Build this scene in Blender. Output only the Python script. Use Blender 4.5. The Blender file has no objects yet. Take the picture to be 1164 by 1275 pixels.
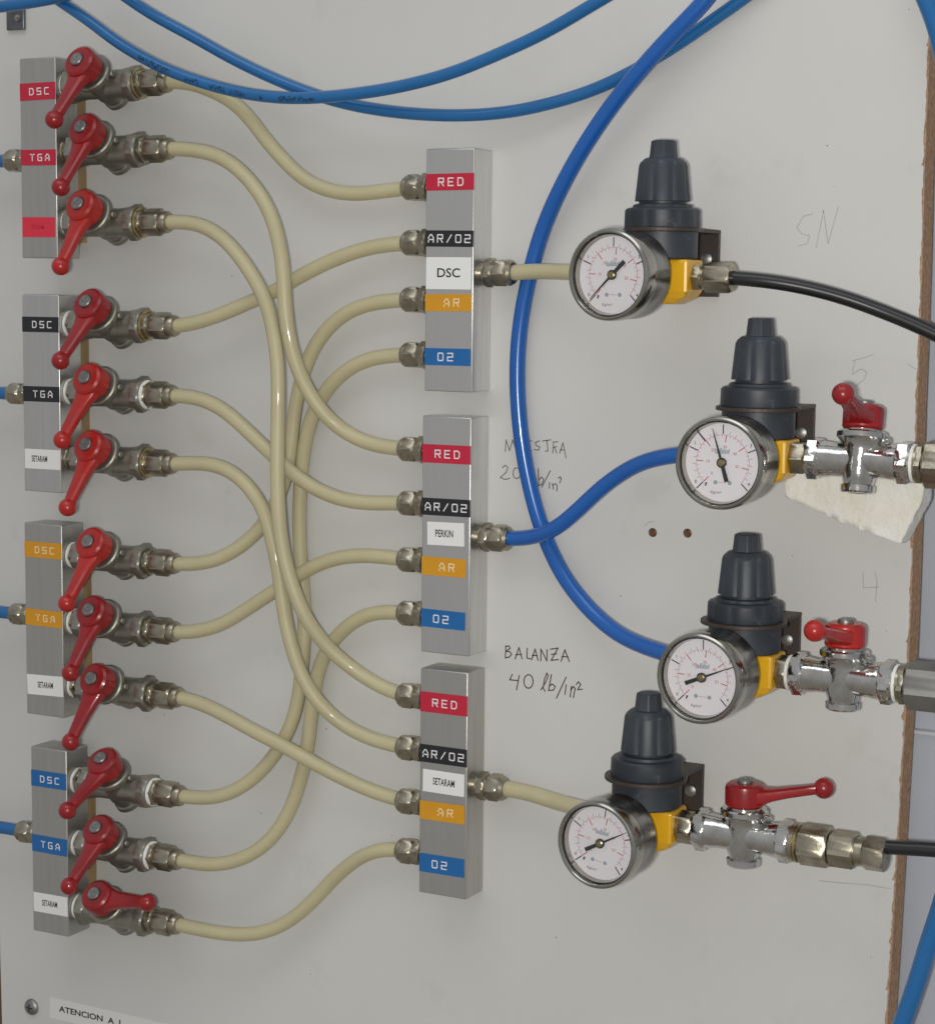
import bpy, math, random
from mathutils import Vector, Matrix

# ------------------------------------------------------------------ camera, light, exposure
S = 0.001                                   # everything below is in millimetres
scene = bpy.context.scene
COL = scene.collection
CAM_POS = [489.874, -921.485, 115.704]
CAM_ROWS = [[0.882424, 0.470351, 0.009896], [-0.060515, 0.092622, 0.993861], [-0.466547, 0.877605, -0.110195]]   # right, up, forward
FOCAL_PX = 2534.76
cam_data = bpy.data.cameras.new('camera'); cam = bpy.data.objects.new('camera', cam_data); COL.objects.link(cam)
_r, _u, _f = (Vector(v) for v in CAM_ROWS)
cam.matrix_world = Matrix(((_r.x, _u.x, -_f.x, CAM_POS[0]*S), (_r.y, _u.y, -_f.y, CAM_POS[1]*S), (_r.z, _u.z, -_f.z, CAM_POS[2]*S), (0, 0, 0, 1)))
cam_data.sensor_fit = 'HORIZONTAL'; cam_data.sensor_width = 36.0
cam_data.lens = FOCAL_PX/1164*36.0
cam_data.clip_start = 0.01; cam_data.clip_end = 50
scene.camera = cam

world = bpy.data.worlds.new('World'); scene.world = world; world.use_nodes = True
wn = world.node_tree; bg = wn.nodes['Background']
tc = wn.nodes.new('ShaderNodeTexCoord'); sx = wn.nodes.new('ShaderNodeSeparateXYZ'); wr_ = wn.nodes.new('ShaderNodeValToRGB'); mr = wn.nodes.new('ShaderNodeMapRange')
wn.links.new(tc.outputs['Generated'], sx.inputs[0]); wn.links.new(sx.outputs['Z'], mr.inputs['Value'])
mr.inputs['From Min'].default_value = -1; mr.inputs['From Max'].default_value = 1
wn.links.new(mr.outputs[0], wr_.inputs[0]); wn.links.new(wr_.outputs[0], bg.inputs['Color'])
wr_.color_ramp.elements[0].color = (0.22, 0.20, 0.17, 1); wr_.color_ramp.elements[1].color = (0.52, 0.54, 0.58, 1)   # dim room: floor below, ceiling above
bg.inputs['Strength'].default_value = 0.92

def area(name, loc, target, sx_, sy_, power, color):
    ld = bpy.data.lights.new(name, 'AREA'); ld.shape = 'RECTANGLE'; ld.size = sx_; ld.size_y = sy_; ld.energy = power; ld.color = color
    o = bpy.data.objects.new(name, ld); COL.objects.link(o); o.location = loc
    o.rotation_euler = (Vector(target) - Vector(loc)).to_track_quat('-Z', 'Y').to_euler()
    return o
# fluorescent ceiling fixture in front of the board, and the camera's own flash
area('ceiling_lamp', (0.10, -0.75, 1.25), (0.0, 0.0, -0.05), 1.30, 0.6, 4.2, (0.95, 0.98, 1.0))
_fl = Vector(CAM_POS)*S - _u*0.012 - _r*0.03
area('flash_lamp', _fl, (-0.02, 0, -0.05), 0.03, 0.02, 4.9, (1.0, 0.98, 0.93))

scene.view_settings.view_transform = 'Standard'; scene.view_settings.look = 'None'
scene.view_settings.exposure = 0.0; scene.view_settings.gamma = 1.0; scene.view_settings.use_curve_mapping = False
scene.render.engine = 'CYCLES'

# ------------------------------------------------------------------ measured layout
# measured board coordinates in mm: x right, z up, h = height off the board
SUPPLY = [[-268.9, -243.9, 129.1, 238.3], [-269.6, -243.5, -1.7, 108.7], [-270.2, -243.4, -130.1, -20.0], [-267.7, -242.0, -257.8, -149.0]]
DIST = [[-15.3, 12.1, 62.8, 183.9], [-16.2, 11.8, -71.6, 50.1], [-16.3, 11.3, -199.0, -80.2]]
STAPE = [[[215.6, 225.0], [180.0, 188.6], [140.6, 151.6]], [[88.0, 96.5], [49.1, 57.7], [11.2, 22.3]], [[-39.4, -30.3], [-78.5, -69.1], [-118.3, -106.7]], [[-171.9, -162.5], [-210.5, -200.6], [-246.0, -234.6]]]
DTAPE = [[[163.4, 171.7], [135.4, 143.5], [114.2, 130.2], [103.2, 111.8], [76.0, 84.6]], [[26.4, 35.8], [-0.4, 8.4], [-15.6, -3.7], [-31.4, -21.9], [-58.4, -49.1]], [[-102.8, -92.3], [-129.3, -120.0], [-144.9, -133.1], [-159.5, -149.7], [-187.6, -177.8]]]
VALVE = [[-243.9, 223.3, 26.0, 64.0, -95.0, 61.8], [-243.9, 187.8, 28.0, 64.0, -92.0, 62.9], [-243.9, 148.6, 26.0, 68.0, -92.0, 61.1], [-243.5, 92.7, 29.0, 60.0, -95.0, 65.1], [-243.5, 54.9, 29.0, 68.0, -98.0, 63.3], [-243.5, 17.5, 29.0, 66.0, -92.0, 63.0], [-243.4, -37.6, 29.0, 62.0, -92.0, 64.5], [-243.4, -75.7, 29.0, 62.0, -89.0, 64.2], [-243.4, -112.1, 31.0, 66.0, -95.0, 66.1], [-242.0, -167.8, 30.0, 40.0, -92.0, 65.9], [-242.0, -204.5, 28.0, 48.0, -89.0, 64.0], [-242.0, -241.9, 27.0, 50.0, 1.0, 63.0]]
INLET = [183.5, 52.3, -74.9, -203.2]
MPORT = [[165.4, 137.4, 108.6, 80.4], [31.7, 3.6, -25.9, -54.1], [-97.7, -125.5, -154.3, -181.1]]
MOUT = [122.6, -11.0, -140.3]
HOSE = [[[-172.7, 17.5, 224.4], [-161.2, 17.5, 222.3], [-146.9, 17.5, 217.7], [-134.8, 16.6, 212.2], [-124.4, 15.5, 203.4], [-114.2, 14.2, 190.6], [-104.0, 12.8, 180.2], [-92.5, 11.5, 170.3], [-78.3, 10.4, 164.5], [-62.7, 9.5, 162.6], [-46.8, 9.5, 163.8], [-34.4, 9.5, 165.4]], [[-173.0, 17.5, 187.3], [-160.0, 17.5, 187.0], [-145.3, 18.1, 184.4], [-130.8, 20.6, 178.2], [-116.6, 23.0, 167.5], [-105.5, 25.2, 154.5], [-99.0, 26.8, 140.8], [-95.5, 27.9, 128.2], [-94.1, 28.0, 116.9], [-94.1, 27.9, 106.5], [-92.5, 27.4, 92.8], [-89.4, 25.7, 76.7], [-84.5, 21.7, 61.8], [-75.4, 16.7, 46.9], [-65.4, 10.8, 37.7], [-51.4, 9.5, 33.0], [-35.4, 9.5, 32.0]], [[-173.3, 17.5, 149.5], [-158.8, 17.5, 148.2], [-142.6, 20.1, 142.8], [-127.6, 23.5, 132.8], [-115.9, 26.3, 121.3], [-105.1, 27.9, 106.3], [-100.2, 28.7, 90.3], [-97.2, 29.5, 75.5], [-96.3, 30.3, 58.3], [-96.2, 31.1, 39.9], [-95.9, 31.9, 21.5], [-95.6, 32.0, 4.1], [-94.6, 31.5, -12.2], [-92.3, 30.7, -27.2], [-87.4, 29.8, -43.3], [-81.2, 26.6, -59.6], [-71.8, 19.7, -75.1], [-59.3, 13.3, -86.8], [-45.3, 9.5, -94.9], [-35.2, 9.5, -97.0]], [[-170.8, 17.5, 93.3], [-156.2, 17.5, 95.0], [-139.7, 16.3, 100.2], [-122.8, 14.0, 107.2], [-110.6, 13.3, 111.6], [-98.6, 12.7, 118.1], [-82.6, 12.0, 125.6], [-66.1, 10.3, 132.0], [-49.3, 9.5, 136.0], [-34.2, 9.5, 137.9]], [[-171.8, 17.5, 54.6], [-160.8, 17.5, 54.8], [-147.2, 18.2, 51.9], [-133.5, 19.4, 45.4], [-119.8, 20.8, 36.0], [-108.6, 20.7, 27.6], [-98.0, 20.0, 19.3], [-87.8, 18.5, 12.1], [-76.4, 14.9, 6.0], [-63.5, 11.5, 2.6], [-49.9, 9.5, 2.4], [-35.2, 9.5, 3.5]], [[-172.1, 17.5, 18.0], [-156.6, 17.5, 18.8], [-141.2, 18.8, 17.9], [-127.1, 20.5, 12.5], [-116.2, 22.0, 3.8], [-108.7, 22.8, -6.9], [-105.7, 23.0, -17.2], [-101.6, 23.0, -32.2], [-99.0, 23.0, -47.4], [-96.7, 23.0, -61.5], [-92.8, 22.5, -76.7], [-87.3, 21.2, -91.8], [-80.4, 19.0, -103.4], [-70.8, 14.5, -113.9], [-59.0, 11.2, -121.0], [-47.8, 9.5, -124.2], [-36.3, 9.5, -124.7]], [[-171.0, 17.5, -37.6], [-156.9, 17.5, -36.6], [-143.0, 16.6, -32.8], [-131.1, 14.8, -25.7], [-121.1, 12.8, -16.8], [-111.9, 11.6, -4.6], [-106.0, 10.9, 8.7], [-102.9, 10.2, 20.7], [-101.7, 9.5, 32.5], [-100.9, 9.0, 43.1], [-98.1, 9.0, 57.3], [-94.0, 9.0, 71.5], [-87.1, 9.0, 84.5], [-76.2, 9.0, 96.3], [-62.6, 9.3, 103.9], [-49.1, 9.5, 107.2], [-34.7, 9.5, 108.5]], [[-171.2, 17.5, -75.2], [-157.1, 17.5, -74.0], [-143.6, 15.9, -69.6], [-129.8, 14.8, -61.2], [-117.1, 14.5, -53.0], [-102.9, 14.5, -44.1], [-90.6, 14.1, -36.0], [-78.8, 13.1, -30.0], [-66.1, 11.5, -26.5], [-52.4, 9.5, -25.3], [-35.0, 9.5, -24.6]], [[-168.5, 17.5, -111.9], [-155.9, 17.5, -113.8], [-141.8, 18.7, -117.3], [-128.1, 19.7, -121.7], [-114.9, 20.0, -126.3], [-100.7, 20.0, -130.5], [-87.5, 18.8, -136.0], [-75.4, 15.8, -141.8], [-63.8, 12.3, -147.1], [-50.3, 9.5, -151.8], [-34.8, 9.5, -153.9]], [[-167.4, 17.5, -168.6], [-153.2, 17.5, -167.2], [-140.6, 16.6, -163.9], [-128.6, 14.8, -157.2], [-117.4, 12.1, -146.5], [-108.5, 10.4, -134.7], [-102.0, 9.4, -122.0], [-98.4, 8.3, -109.6], [-96.4, 7.1, -90.2], [-95.8, 5.9, -75.9], [-95.7, 5.6, -61.4], [-97.0, 5.2, -46.0], [-98.8, 5.0, -30.5], [-99.5, 5.0, -13.8], [-99.3, 5.0, 0.3], [-98.4, 5.2, 13.5], [-96.6, 5.9, 26.6], [-92.7, 6.6, 41.0], [-86.8, 7.3, 53.0], [-78.1, 8.0, 63.8], [-65.3, 9.0, 73.2], [-51.6, 9.5, 78.4], [-34.5, 9.5, 80.2]], [[-168.4, 17.5, -205.6], [-154.9, 17.5, -204.9], [-140.8, 16.5, -202.8], [-127.7, 14.2, -197.5], [-115.9, 12.2, -188.8], [-107.0, 10.5, -177.5], [-100.7, 9.2, -164.7], [-96.2, 8.5, -150.8], [-93.0, 7.9, -137.1], [-91.1, 7.6, -123.5], [-89.9, 7.3, -111.3], [-88.7, 7.0, -101.6], [-85.9, 7.0, -89.2], [-79.5, 7.4, -76.5], [-69.4, 8.1, -66.0], [-56.5, 9.1, -57.6], [-44.2, 9.5, -54.5], [-34.1, 9.5, -53.7]], [[-170.1, 17.5, -241.2], [-153.6, 17.5, -242.3], [-137.0, 15.7, -242.5], [-122.9, 12.7, -240.9], [-109.8, 10.6, -235.6], [-96.2, 9.5, -225.6], [-83.7, 9.0, -212.7], [-71.1, 9.0, -199.2], [-58.5, 9.3, -188.8], [-46.1, 9.5, -182.7], [-35.2, 9.5, -180.2]]]
OUT1 = [[30.0, 9.5, 123.3], [41.9, 11.0, 123.7], [55.3, 16.0, 123.3], [68.9, 22.0, 123.0], [85.3, 30.0, 121.8], [100.5, 36.0, 121.1]]
OUT3 = [[26.7, 9.5, -138.7], [38.5, 10.0, -140.0], [50.9, 12.0, -141.3], [64.5, 17.0, -141.8], [79.3, 25.0, -140.5], [101.5, 36.0, -139.1]]
OUT2 = [[26.4, 9.5, -11.6], [37.1, 11.0, -10.3], [50.2, 15.0, -7.0], [61.3, 18.0, -1.6], [74.3, 20.0, 9.4], [85.8, 22.0, 19.6], [101.7, 25.0, 30.1], [116.2, 30.0, 35.4], [130.0, 34.0, 38.2], [144.9, 36.0, 39.0]]
MAINB = [[144.5, 14.0, 270.5], [136.1, 14.0, 256.5], [128.0, 14.0, 247.1], [111.3, 14.0, 232.0], [94.8, 13.0, 216.0], [80.0, 12.0, 199.6], [65.8, 11.0, 180.8], [53.5, 9.0, 161.8], [43.1, 6.0, 142.4], [36.7, 5.0, 122.6], [31.7, 4.3, 100.6], [29.8, 4.3, 78.4], [30.6, 4.3, 56.2], [33.6, 4.3, 34.0], [39.0, 4.6, 12.0], [46.3, 5.0, -7.9], [57.8, 7.0, -27.2], [74.1, 11.0, -42.4], [93.9, 18.0, -52.9], [114.4, 26.0, -56.9], [129.4, 32.0, -58.1], [142.4, 36.0, -59.7]]
BLUEA = [[-262.3, 30.0, 282.2], [-240.2, 30.0, 269.0], [-218.4, 30.0, 256.3], [-197.0, 30.0, 242.6], [-170.7, 30.0, 229.7], [-145.6, 29.0, 220.9], [-120.9, 28.0, 214.7], [-96.7, 27.0, 211.3], [-73.0, 26.0, 210.8], [-49.1, 26.0, 212.2], [-25.8, 26.0, 214.7], [1.5, 26.0, 219.9], [28.1, 26.0, 228.1], [53.9, 26.0, 237.5], [79.1, 26.0, 249.4], [103.5, 26.0, 261.2]]
BLUEB = [[-224.4, 22.0, 285.3], [-202.9, 22.0, 270.8], [-182.4, 21.0, 258.5], [-157.0, 20.0, 246.0], [-132.1, 19.0, 233.3], [-107.6, 18.0, 222.5], [-83.2, 17.5, 213.5], [-59.3, 17.0, 207.1], [-36.1, 16.0, 203.2], [-14.0, 14.0, 201.1], [7.8, 12.0, 200.6], [28.6, 9.0, 202.1], [49.6, 7.0, 205.9], [70.0, 4.5, 211.6], [90.5, 3.4, 220.1], [111.1, 3.4, 230.5], [129.2, 3.4, 241.2], [145.0, 3.4, 250.7], [160.4, 3.4, 260.8]]
BLUEC = [[-309.1, 36.0, 265.9], [-280.2, 36.0, 265.7], [-254.7, 36.0, 266.9], [-229.8, 36.0, 269.3], [-202.7, 36.0, 274.5], [-176.2, 36.0, 282.4]]
BLUER = [[225.3, 12.0, 261.9], [233.8, 12.0, 245.7], [240.1, 12.0, 230.4], [246.4, 12.0, 205.0], [256.1, 12.0, 155.6], [265.9, 12.0, 84.7], [271.8, 12.0, 24.0], [270.7, 12.0, -41.6], [265.9, 12.0, -108.8], [258.4, 12.0, -155.0], [250.8, 12.0, -183.6], [245.5, 12.0, -204.9], [240.0, 12.0, -223.3], [233.1, 12.0, -246.1]]
BLACK1 = [[150.7, 36.0, 120.7], [160.5, 36.0, 120.4], [173.3, 34.0, 119.4], [187.2, 30.0, 117.0], [204.9, 26.0, 112.5], [222.5, 22.0, 106.2], [240.5, 20.0, 99.0], [258.3, 18.0, 90.4], [275.9, 16.0, 80.9]]
BLACK4 = [[230.9, 36.0, -136.0], [238.4, 36.0, -135.3], [249.4, 36.0, -134.1], [260.3, 36.0, -133.3], [278.3, 36.0, -133.0]]
REG = [[120.1, 36.0, 120.9], [169.6, 36.0, 39.7], [165.6, 36.0, -59.6], [118.1, 36.0, -139.2]]
RV = [218.0, 213.5, 167.7]
EDGE = [[232.9, 259.6], [232.9, 229.6], [233.0, 217.2], [232.7, 174.3], [233.1, 131.0], [233.2, 94.6], [233.0, 57.8], [233.3, 28.2], [233.4, -9.2], [233.2, -46.8], [232.7, -77.3], [231.9, -108.0], [231.1, -142.8], [230.3, -174.0], [229.6, -201.5], [228.7, -231.2], [228.2, -253.1]]
LEFTEDGE = [-317.3, -314.4]
HOLES = [[103.3, -3.9], [121.7, -3.0]]
LEDGE = [230.6, -40.0, -94.6]
BALANZA = [[[23.1, -68.0], [23.0, -71.0], [22.9, -74.2]], [[23.0, -68.1], [24.9, -67.8], [25.6, -68.9], [23.4, -70.7], [25.5, -70.8], [26.5, -72.0], [25.2, -73.5], [22.9, -74.2]], [[28.5, -74.2], [30.7, -68.1], [32.5, -73.8]], [[29.0, -72.0], [32.1, -71.5]], [[35.4, -68.0], [35.2, -73.1], [37.2, -73.3]], [[37.9, -73.8], [39.9, -68.0], [41.6, -73.7]], [[38.3, -71.4], [41.1, -71.3]], [[43.2, -73.8], [43.1, -67.7], [46.6, -73.5], [46.6, -67.7]], [[48.5, -67.3], [52.8, -66.3], [49.0, -73.0], [53.0, -72.2]], [[49.1, -69.9], [52.0, -69.3]], [[54.6, -72.9], [56.6, -66.8], [59.2, -72.6]], [[55.1, -70.5], [58.5, -70.3]]]
FORTY = [[[27.0, -82.5], [25.6, -85.4], [30.4, -85.3]], [[31.0, -82.7], [29.6, -90.2]], [[36.3, -81.6], [35.2, -82.1], [34.3, -83.1], [33.8, -84.6], [33.8, -86.2], [34.3, -87.6], [35.3, -88.5], [36.4, -88.7], [37.5, -88.3], [38.4, -87.2], [38.9, -85.7], [38.9, -84.1], [38.4, -82.7], [37.4, -81.8], [36.3, -81.6]], [[43.5, -88.8], [46.2, -84.4], [47.5, -81.0], [46.7, -79.8], [45.3, -83.4], [44.7, -87.8], [45.9, -89.3]], [[49.3, -80.3], [47.8, -88.7], [50.6, -88.2], [51.5, -86.2], [49.7, -85.1], [48.4, -86.3]], [[57.5, -80.9], [52.3, -92.2]], [[57.6, -84.8], [57.1, -89.7]], [[60.0, -90.7], [60.6, -85.3]], [[60.4, -87.0], [61.7, -85.2], [62.7, -86.1], [61.8, -90.9]], [[63.3, -84.0], [64.5, -82.5], [65.7, -83.7], [64.1, -86.6], [66.6, -86.1]]]
MUESTRA = [[[21.4, 32.4], [21.8, 38.3], [23.8, 32.9], [25.6, 38.5], [27.5, 33.0]], [[29.1, 38.3], [29.6, 33.7], [31.7, 33.6], [32.1, 38.2]], [[36.4, 38.4], [33.9, 38.2], [33.7, 33.4], [36.5, 33.4]], [[33.8, 35.8], [35.8, 35.9]], [[40.6, 38.6], [38.4, 37.6], [38.9, 36.2], [40.9, 35.5], [40.3, 33.9], [38.1, 34.1]], [[42.5, 38.6], [47.0, 39.4]], [[44.9, 39.0], [45.5, 33.8], [44.2, 33.5]], [[48.0, 38.3], [50.9, 38.6]], [[48.6, 37.6], [48.2, 32.9]], [[48.6, 35.7], [50.3, 36.1]], [[49.2, 35.7], [50.4, 32.9]], [[52.1, 33.0], [53.8, 38.2], [55.6, 30.8]], [[52.5, 34.7], [54.7, 34.5]]]
TWENTY = [[[20.0, 24.0], [21.5, 25.3], [23.0, 24.3], [22.2, 21.8], [18.7, 18.8]], [[18.7, 19.0], [21.3, 18.0], [24.2, 18.7]], [[28.0, 24.3], [27.1, 24.0], [26.4, 23.2], [26.1, 22.1], [26.1, 20.8], [26.5, 19.7], [27.2, 19.0], [28.1, 18.8], [29.0, 19.1], [29.7, 19.9], [30.1, 21.0], [30.1, 22.3], [29.7, 23.4], [28.9, 24.1], [28.0, 24.3]], [[35.4, 23.1], [34.8, 16.4]], [[40.2, 24.4], [40.7, 15.7]], [[40.7, 19.0], [42.1, 20.3], [43.4, 19.2], [42.5, 16.8], [40.8, 16.0]], [[47.0, 23.8], [42.4, 15.3]], [[46.7, 17.8], [46.6, 14.9]], [[48.3, 17.4], [48.8, 14.5]], [[48.5, 16.4], [50.0, 17.5], [50.9, 16.4], [50.8, 13.8]], [[51.5, 20.3], [52.7, 21.0], [53.1, 19.9], [52.3, 17.9]]]
PENCIL = [[[180.8, 151.0], [176.1, 149.9], [173.1, 144.7], [175.6, 141.7], [179.5, 140.9], [178.4, 137.2], [174.2, 136.1]], [[185.8, 152.4], [182.8, 135.4]], [[185.8, 152.4], [188.5, 137.2], [193.0, 154.5]], [[201.8, 83.1], [206.8, 84.4], [211.7, 86.3]], [[203.0, 82.8], [202.0, 76.8], [206.1, 79.5], [208.9, 78.1], [207.8, 74.7], [204.1, 71.6]], [[210.0, -15.4], [210.6, -23.0], [217.9, -22.0]], [[215.7, -15.0], [217.0, -19.4], [216.6, -29.3]], [[99.2, -0.5], [101.3, 1.2], [103.8, 1.6]], [[193.4, -166.6], [205.3, -166.0], [217.1, -165.1], [228.4, -165.3]], [[228.0, 82.7], [230.7, 80.6], [232.6, 80.2]]]
FOAM = [[176.8, 18.0, 26.6], [181.8, 18.0, 32.1], [208.6, 18.0, 34.9], [234.9, 18.0, 33.3], [242.8, 18.0, 27.9], [241.2, 18.0, 20.6], [232.6, 18.0, 1.7], [227.0, 18.0, 2.8], [209.4, 18.0, 7.9], [190.1, 18.0, 14.6], [177.4, 18.0, 19.8]]
CLIP = [[-299.3, 0.0, 258.1], [-286.6, 0.0, 283.3]]
SCREW = [-292.4, 0.0, -316.7]
STICK = [[-278.8, 0.0, -308.8], [-279.0, 0.0, -321.2], [-271.6, 0.0, -316.4], [-231.6, 0.0, -315.0]]

# ------------------------------------------------------------------ materials
MATS = {}
def mat(name, color, rough=0.5, metal=0.0, var=0.0, scale=60.0, bump=0.0, bscale=200.0, coat=0.0, spec=0.5, color2=None, stretch=(1, 1, 1), rvar=0.0, sss=0.0, trans=0.0, wear=None):
    if name in MATS: return MATS[name]
    m = bpy.data.materials.new(name); m.use_nodes = True; MATS[name] = m
    nt = m.node_tree; b = nt.nodes['Principled BSDF']
    b.inputs['Base Color'].default_value = (*color, 1); b.inputs['Roughness'].default_value = rough; b.inputs['Metallic'].default_value = metal
    b.inputs['Coat Weight'].default_value = coat; b.inputs['Coat Roughness'].default_value = 0.05; b.inputs['Specular IOR Level'].default_value = spec
    if sss: b.inputs['Subsurface Weight'].default_value = sss; b.inputs['Subsurface Radius'].default_value = (0.007, 0.006, 0.0035); b.inputs['Subsurface Scale'].default_value = 1.0
    if trans: b.inputs['Transmission Weight'].default_value = trans
    t = nt.nodes.new('ShaderNodeTexCoord'); mp = nt.nodes.new('ShaderNodeMapping'); mp.inputs['Scale'].default_value = stretch
    nt.links.new(t.outputs['Object'], mp.inputs['Vector'])
    if var or color2:
        n = nt.nodes.new('ShaderNodeTexNoise'); n.inputs['Scale'].default_value = scale; n.inputs['Detail'].default_value = 6
        nt.links.new(mp.outputs[0], n.inputs['Vector'])
        rp = nt.nodes.new('ShaderNodeValToRGB'); rp.color_ramp.elements[0].position = 0.32; rp.color_ramp.elements[1].position = 0.7
        c2 = color2 or tuple(min(1, c*(1-var)) for c in color)
        rp.color_ramp.elements[0].color = (*c2, 1); rp.color_ramp.elements[1].color = (*color, 1)
        nt.links.new(n.outputs['Fac'], rp.inputs[0]); nt.links.new(rp.outputs[0], b.inputs['Base Color'])
        if rvar:
            mrr = nt.nodes.new('ShaderNodeMapRange'); mrr.inputs['To Min'].default_value = rough+rvar; mrr.inputs['To Max'].default_value = max(0.03, rough-rvar)
            nt.links.new(n.outputs['Fac'], mrr.inputs['Value']); nt.links.new(mrr.outputs[0], b.inputs['Roughness'])
    if wear:                                              # scattered marks: (colour, noise scale, threshold, amount)
        wc, ws, wt, wa = wear
        nw = nt.nodes.new('ShaderNodeTexNoise'); nw.inputs['Scale'].default_value = ws; nw.inputs['Detail'].default_value = 8; nw.inputs['Roughness'].default_value = 0.65
        nt.links.new(t.outputs['Object'], nw.inputs['Vector'])
        mw = nt.nodes.new('ShaderNodeMapRange'); mw.inputs['From Min'].default_value = wt; mw.inputs['From Max'].default_value = wt+0.07; mw.inputs['To Max'].default_value = wa
        nt.links.new(nw.outputs['Fac'], mw.inputs['Value'])
        mx = nt.nodes.new('ShaderNodeMix'); mx.data_type = 'RGBA'; mx.inputs['B'].default_value = (*wc, 1)
        nt.links.new(mw.outputs[0], mx.inputs['Factor'])
        src = b.inputs['Base Color'].links
        if src: nt.links.new(src[0].from_socket, mx.inputs['A'])
        else: mx.inputs['A'].default_value = (*color, 1)
        nt.links.new(mx.outputs['Result'], b.inputs['Base Color'])
    if bump:
        n2 = nt.nodes.new('ShaderNodeTexNoise'); n2.inputs['Scale'].default_value = bscale; n2.inputs['Detail'].default_value = 4
        nt.links.new(mp.outputs[0], n2.inputs['Vector'])
        bp = nt.nodes.new('ShaderNodeBump'); bp.inputs['Strength'].default_value = bump; bp.inputs['Distance'].default_value = 0.001
        nt.links.new(n2.outputs['Fac'], bp.inputs['Height']); nt.links.new(bp.outputs[0], b.inputs['Normal'])
    return m

M_board = mat('white_melamine', (0.60, 0.592, 0.568), 0.38, var=0.10, scale=5, bump=0.03, bscale=900, rvar=0.06, wear=((0.44, 0.42, 0.38), 16, 0.60, 0.22))
M_core = mat('chipboard_core', (0.50, 0.31, 0.19), 0.9, color2=(0.31, 0.18, 0.10), scale=420, bump=1.0, bscale=600)
M_wall = mat('grey_wall_paint', (0.43, 0.45, 0.50), 0.6, var=0.06, scale=9, bump=0.05, bscale=500)
M_ledge = mat('pale_ledge_paint', (0.55, 0.56, 0.58), 0.5, var=0.05, scale=20)
M_brownwood = mat('brown_wood', (0.14, 0.07, 0.035), 0.6, var=0.5, scale=60, stretch=(1, 1, .1))
M_alu = mat('brushed_aluminium', (0.70, 0.695, 0.68), 0.38, 1.0, var=0.09, scale=260, bump=0.05, bscale=900, stretch=(1, 1, .05), rvar=0.08)
M_alu2 = mat('dull_aluminium', (0.57, 0.56, 0.53), 0.44, 1.0, var=0.11, scale=230, bump=0.05, bscale=800, stretch=(1, 1, .06), rvar=0.08)
M_spacer = mat('wooden_spacer', (0.40, 0.27, 0.13), 0.7, var=0.4, scale=120, stretch=(1, 1, .15))
M_nickel = mat('dull_nickel_casting', (0.375, 0.362, 0.305), 0.44, 0.85, var=0.35, scale=110, bump=0.2, bscale=320, rvar=0.12)
M_brass = mat('dirty_nickel_brass', (0.48, 0.435, 0.335), 0.33, 1.0, var=0.35, scale=190, bump=0.12, bscale=500, rvar=0.12)
M_gold = mat('brass_ring', (0.55, 0.45, 0.23), 0.3, 1.0, var=0.4, scale=200)
M_chrome = mat('cast_chrome', (0.72, 0.705, 0.67), 0.13, 1.0, var=0.3, scale=120, bump=0.45, bscale=120, rvar=0.06)
M_bezel = mat('polished_bezel', (0.46, 0.445, 0.40), 0.17, 1.0, var=0.3, scale=70, bump=0.05, bscale=150, rvar=0.08)
M_can = mat('gauge_can_steel', (0.30, 0.30, 0.29), 0.25, 1.0, var=0.3, scale=60, rvar=0.08)
M_steel = mat('grey_screw_steel', (0.36, 0.36, 0.345), 0.45, 0.9, var=0.4, scale=300)
M_sleeve = mat('grey_sleeve_steel', (0.30, 0.295, 0.28), 0.5, 0.8, var=0.2, scale=120)
M_clip = mat('dark_clip_steel', (0.20, 0.21, 0.22), 0.35, 0.9, var=0.3, scale=150)
M_tape = mat('thread_seal_tape', (0.80, 0.80, 0.76), 0.6, var=0.1, scale=400, bump=0.4, bscale=900)
RED = [mat('red_lever_paint', (0.35, 0.010, 0.013), 0.30, var=0.35, scale=60, coat=0.12, bump=0.10, bscale=160, wear=((0.10, 0.018, 0.016), 260, 0.61, 0.7)),
       mat('bright_red_lever_paint', (0.48, 0.018, 0.013), 0.30, var=0.3, scale=60, coat=0.12, bump=0.10, bscale=160, wear=((0.16, 0.02, 0.016), 260, 0.61, 0.7))]
M_hose = mat('yellowed_clear_hose', (0.50, 0.455, 0.29), 0.46, var=0.10, scale=25, coat=0.22, sss=0.8)
M_blue = mat('bright_blue_hose', (0.010, 0.105, 0.40), 0.22, var=0.08, scale=20, coat=0.2, sss=0.0)
M_blue2 = mat('cobalt_nylon_tube', (0.012, 0.13, 0.35), 0.24, var=0.12, scale=30, coat=0.2)
M_black = mat('black_hose_rubber', (0.012, 0.012, 0.013), 0.32, coat=0.1)
M_slate = mat('slate_grey_plastic', (0.043, 0.052, 0.064), 0.48, color2=(0.016, 0.020, 0.027), scale=45, bump=0.06, bscale=300, wear=((0.12, 0.125, 0.13), 190, 0.60, 0.45))
M_rust = mat('rusty_bracket_steel', (0.050, 0.047, 0.046), 0.5, 0.3, color2=(0.060, 0.038, 0.027), scale=110, bump=0.1)
M_yellow = mat('yellow_regulator_paint', (0.74, 0.40, 0.012), 0.34, var=0.12, scale=80, coat=0.2, wear=((0.30, 0.17, 0.03), 210, 0.6, 0.6))
M_dial = mat('white_dial_card', (0.78, 0.75, 0.78), 0.5)
M_ink = mat('black_ink', (0.02, 0.02, 0.025), 0.6)
M_needle = mat('black_needle_paint', (0.012, 0.014, 0.016), 0.35)
M_redink = mat('red_ink', (0.55, 0.08, 0.13), 0.6)
M_blueink = mat('grey_blue_print', (0.28, 0.36, 0.40), 0.6)
M_marker = mat('brown_marker_ink', (0.10, 0.065, 0.055), 0.7, var=0.5, scale=300)
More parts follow.
